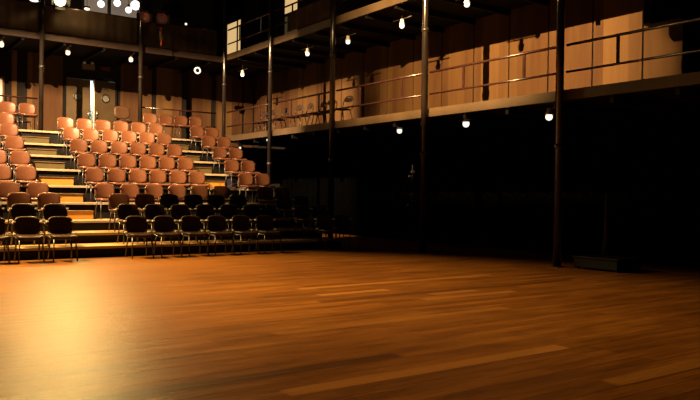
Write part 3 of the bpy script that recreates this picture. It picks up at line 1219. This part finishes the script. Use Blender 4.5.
def drape(label, x, y0, y1, z0, z1, amp=0.05, mt=None, axis='y', group='black masking drapes'):
    bm = BM()
    n = int(abs(y1 - y0) / 0.04)
    ph = random.uniform(0, 6)
    vs = []
    for k in range(n + 1):
        a = y0 + (y1 - y0) * k / n
        o = amp * math.sin(a * 17 + ph + 1.2 * math.sin(a * 2.3)) + amp * 0.4 * math.sin(a * 31 + ph)
        rw = [bm.verts.new((x + o * (0.5 + 0.5 * (1 - q)), a, z0 + (z1 - z0) * q) if axis == 'y' else (a, x + o * (0.5 + 0.5 * (1 - q)), z0 + (z1 - z0) * q)) for q in (0, 0.5, 1)]
        vs.append(rw)
    for k in range(n):
        for j in range(2):
            bm.faces.new((vs[k][j], vs[k + 1][j], vs[k + 1][j + 1], vs[k][j + 1]))
    bmesh.ops.solidify(bm, geom=bm.faces[:], thickness=0.01)
    o = obj('masking_drape', bm, mt or M_curtain, None, True)
    tag(o, label, 'curtain', group)
    return o


drape('black floor-length drape under the side gallery, at the far right', 13.2, 2.0, 6.85, 0.01, 2.9)
drape('black floor-length drape under the side gallery, behind the nearest column', 13.2, 6.98, 12.3, 0.01, 2.9)
drape('black floor-length drape under the side gallery, behind the middle column', 13.2, 12.35, 17.8, 0.01, 2.9)
drape('black floor-length drape under the side gallery, beside the seating tiers', 13.2, 17.85, 23.0, 0.01, 2.9)
drape('added black sheet for the shade past the lit boards at the right edge', 13.3, 3.0, 7.75, 3.17, 5.74)  # dark sheet added where the wall only falls into shade
bm = BM()
# pale cloth end hanging in the gap
tube(bm, [(0, 0, 0.02), (0.02, 0.0, 0.5), (0, 0, 1.35)], 0.085, 8, True, 0.015)
o = obj('cloth_tail', bm, mat('grey_brown_cloth', (0.10, 0.07, 0.05), 0.9, var=0.2), None, True)
q = atX(606, 200, 12.6)
o.location = (12.6, q.y, 0)
tag(o, 'narrow grey-brown cloth tail hanging before the drapes right of the nearest column', 'cloth')

# low black plinth
q = atZ(598, 268, 0)
t = thing('low_plinth', 'low black box on the floor right of the nearest column', 'box', (11.15, 7.85, 0), 0)
bm = BM()
box(bm, -0.35, 0.35, -0.45, 0.45, 0.03, 0.20, bev=0.01)
obj('carcass', bm, M_black, t)
bm = BM()
box(bm, -0.37, 0.37, -0.47, 0.47, 0.20, 0.225, bev=0.005)
obj('lid', bm, M_black, t)
for sx in (-0.3, 0.3):
    for sy in (-0.4, 0.4):
        bm = BM()
        box(bm, sx - 0.03, sx + 0.03, sy - 0.03, sy + 0.03, 0.0, 0.03)
        obj('foot', bm, M_black, t)

# lighting stand with metal clamps in the dark
q = atX(412, 200, 12.2)
t = thing('light_stand', 'dark lighting stand with small shiny clamps, in shadow left of the middle column', 'stand', (12.2, q.y, 0))
bm = BM()
tube(bm, [(0, 0, 0.25), (0, 0, 2.3)], 0.02, 8)
obj('mast', bm, M_steel, t, True)
for k in range(3):
    a = 2 * math.pi * k / 3
    bm = BM()
    tube(bm, [(0, 0, 0.5), (0.4 * math.cos(a), 0.4 * math.sin(a), 0.012)], 0.012, 6)
    obj('leg', bm, M_steel, t, True)
for zz, dy in ((1.90, -0.05), (1.78, 0.06), (1.29, -0.03), (1.02, 0.12)):
    bm = BM()
    box(bm, -0.06, 0.02, dy - 0.04, dy + 0.05, zz - 0.025, zz + 0.03, bev=0.008)
    obj('clamp', bm, M_chrome, t)
bm = BM()
lathe(bm, [(0, -0.18), (0.1, -0.17), (0.12, 0.1), (0.13, 0.12), (0.11, 0.12), (0, 0.05)], 16, Matrix.Translation((-0.12, 0, 1.55)) @ Matrix.Rotation(R(-70), 4, 'Y'))
obj('lamp_can', bm, M_black, t, True)

# ------------------------------------------------------------ small things left in the aisles
q = atY(233, 188, 16.85)
bm = BM()
prof = [(-0.23, 0.20), (-0.13, 0.005), (-0.06, 0.12), (0.0, 0.06), (0.10, 0.13), (0.26, 0.17), (0.27, 0.08), (0.12, 0.01)]
vs0 = [bm.verts.new((x, -0.03 + 0.02 * math.sin(9 * x), z)) for x, z in prof]
vs1 = [bm.verts.new((x + 0.03, 0.05 + 0.015 * math.cos(7 * x), z * 0.9 + 0.01)) for x, z in prof]
for k in range(len(prof) - 1):
    bm.faces.new((vs0[k], vs0[k + 1], vs1[k + 1], vs1[k]))
bmesh.ops.solidify(bm, geom=bm.faces[:], thickness=0.008)
o = obj('folded_cloth', bm, M_orange, None)
o.location = (8.30, 17.44, HT[4] - 0.03)
o.location.y = Y1 + DEP * 4 - 0.10
tag(o, 'crumpled orange cloth on the right aisle tread edge, before its yellow half step', 'cloth')
t = thing('carry_case', 'small dark blue case standing beside the yellow half step in the right aisle', 'case', (8.69, 18.05, HT[4] + 0.002))
bm = BM()
box(bm, -0.03, 0.03, -0.2, 0.1, 0.0, 0.26, bev=0.01)
obj('body', bm, M_blue, t)
bm = BM()
tube(bm, [(0, -0.12, 0.26), (0, -0.11, 0.30), (0, 0.01, 0.30), (0, 0.02, 0.26)], 0.008, 6)
obj('handle', bm, M_black, t)
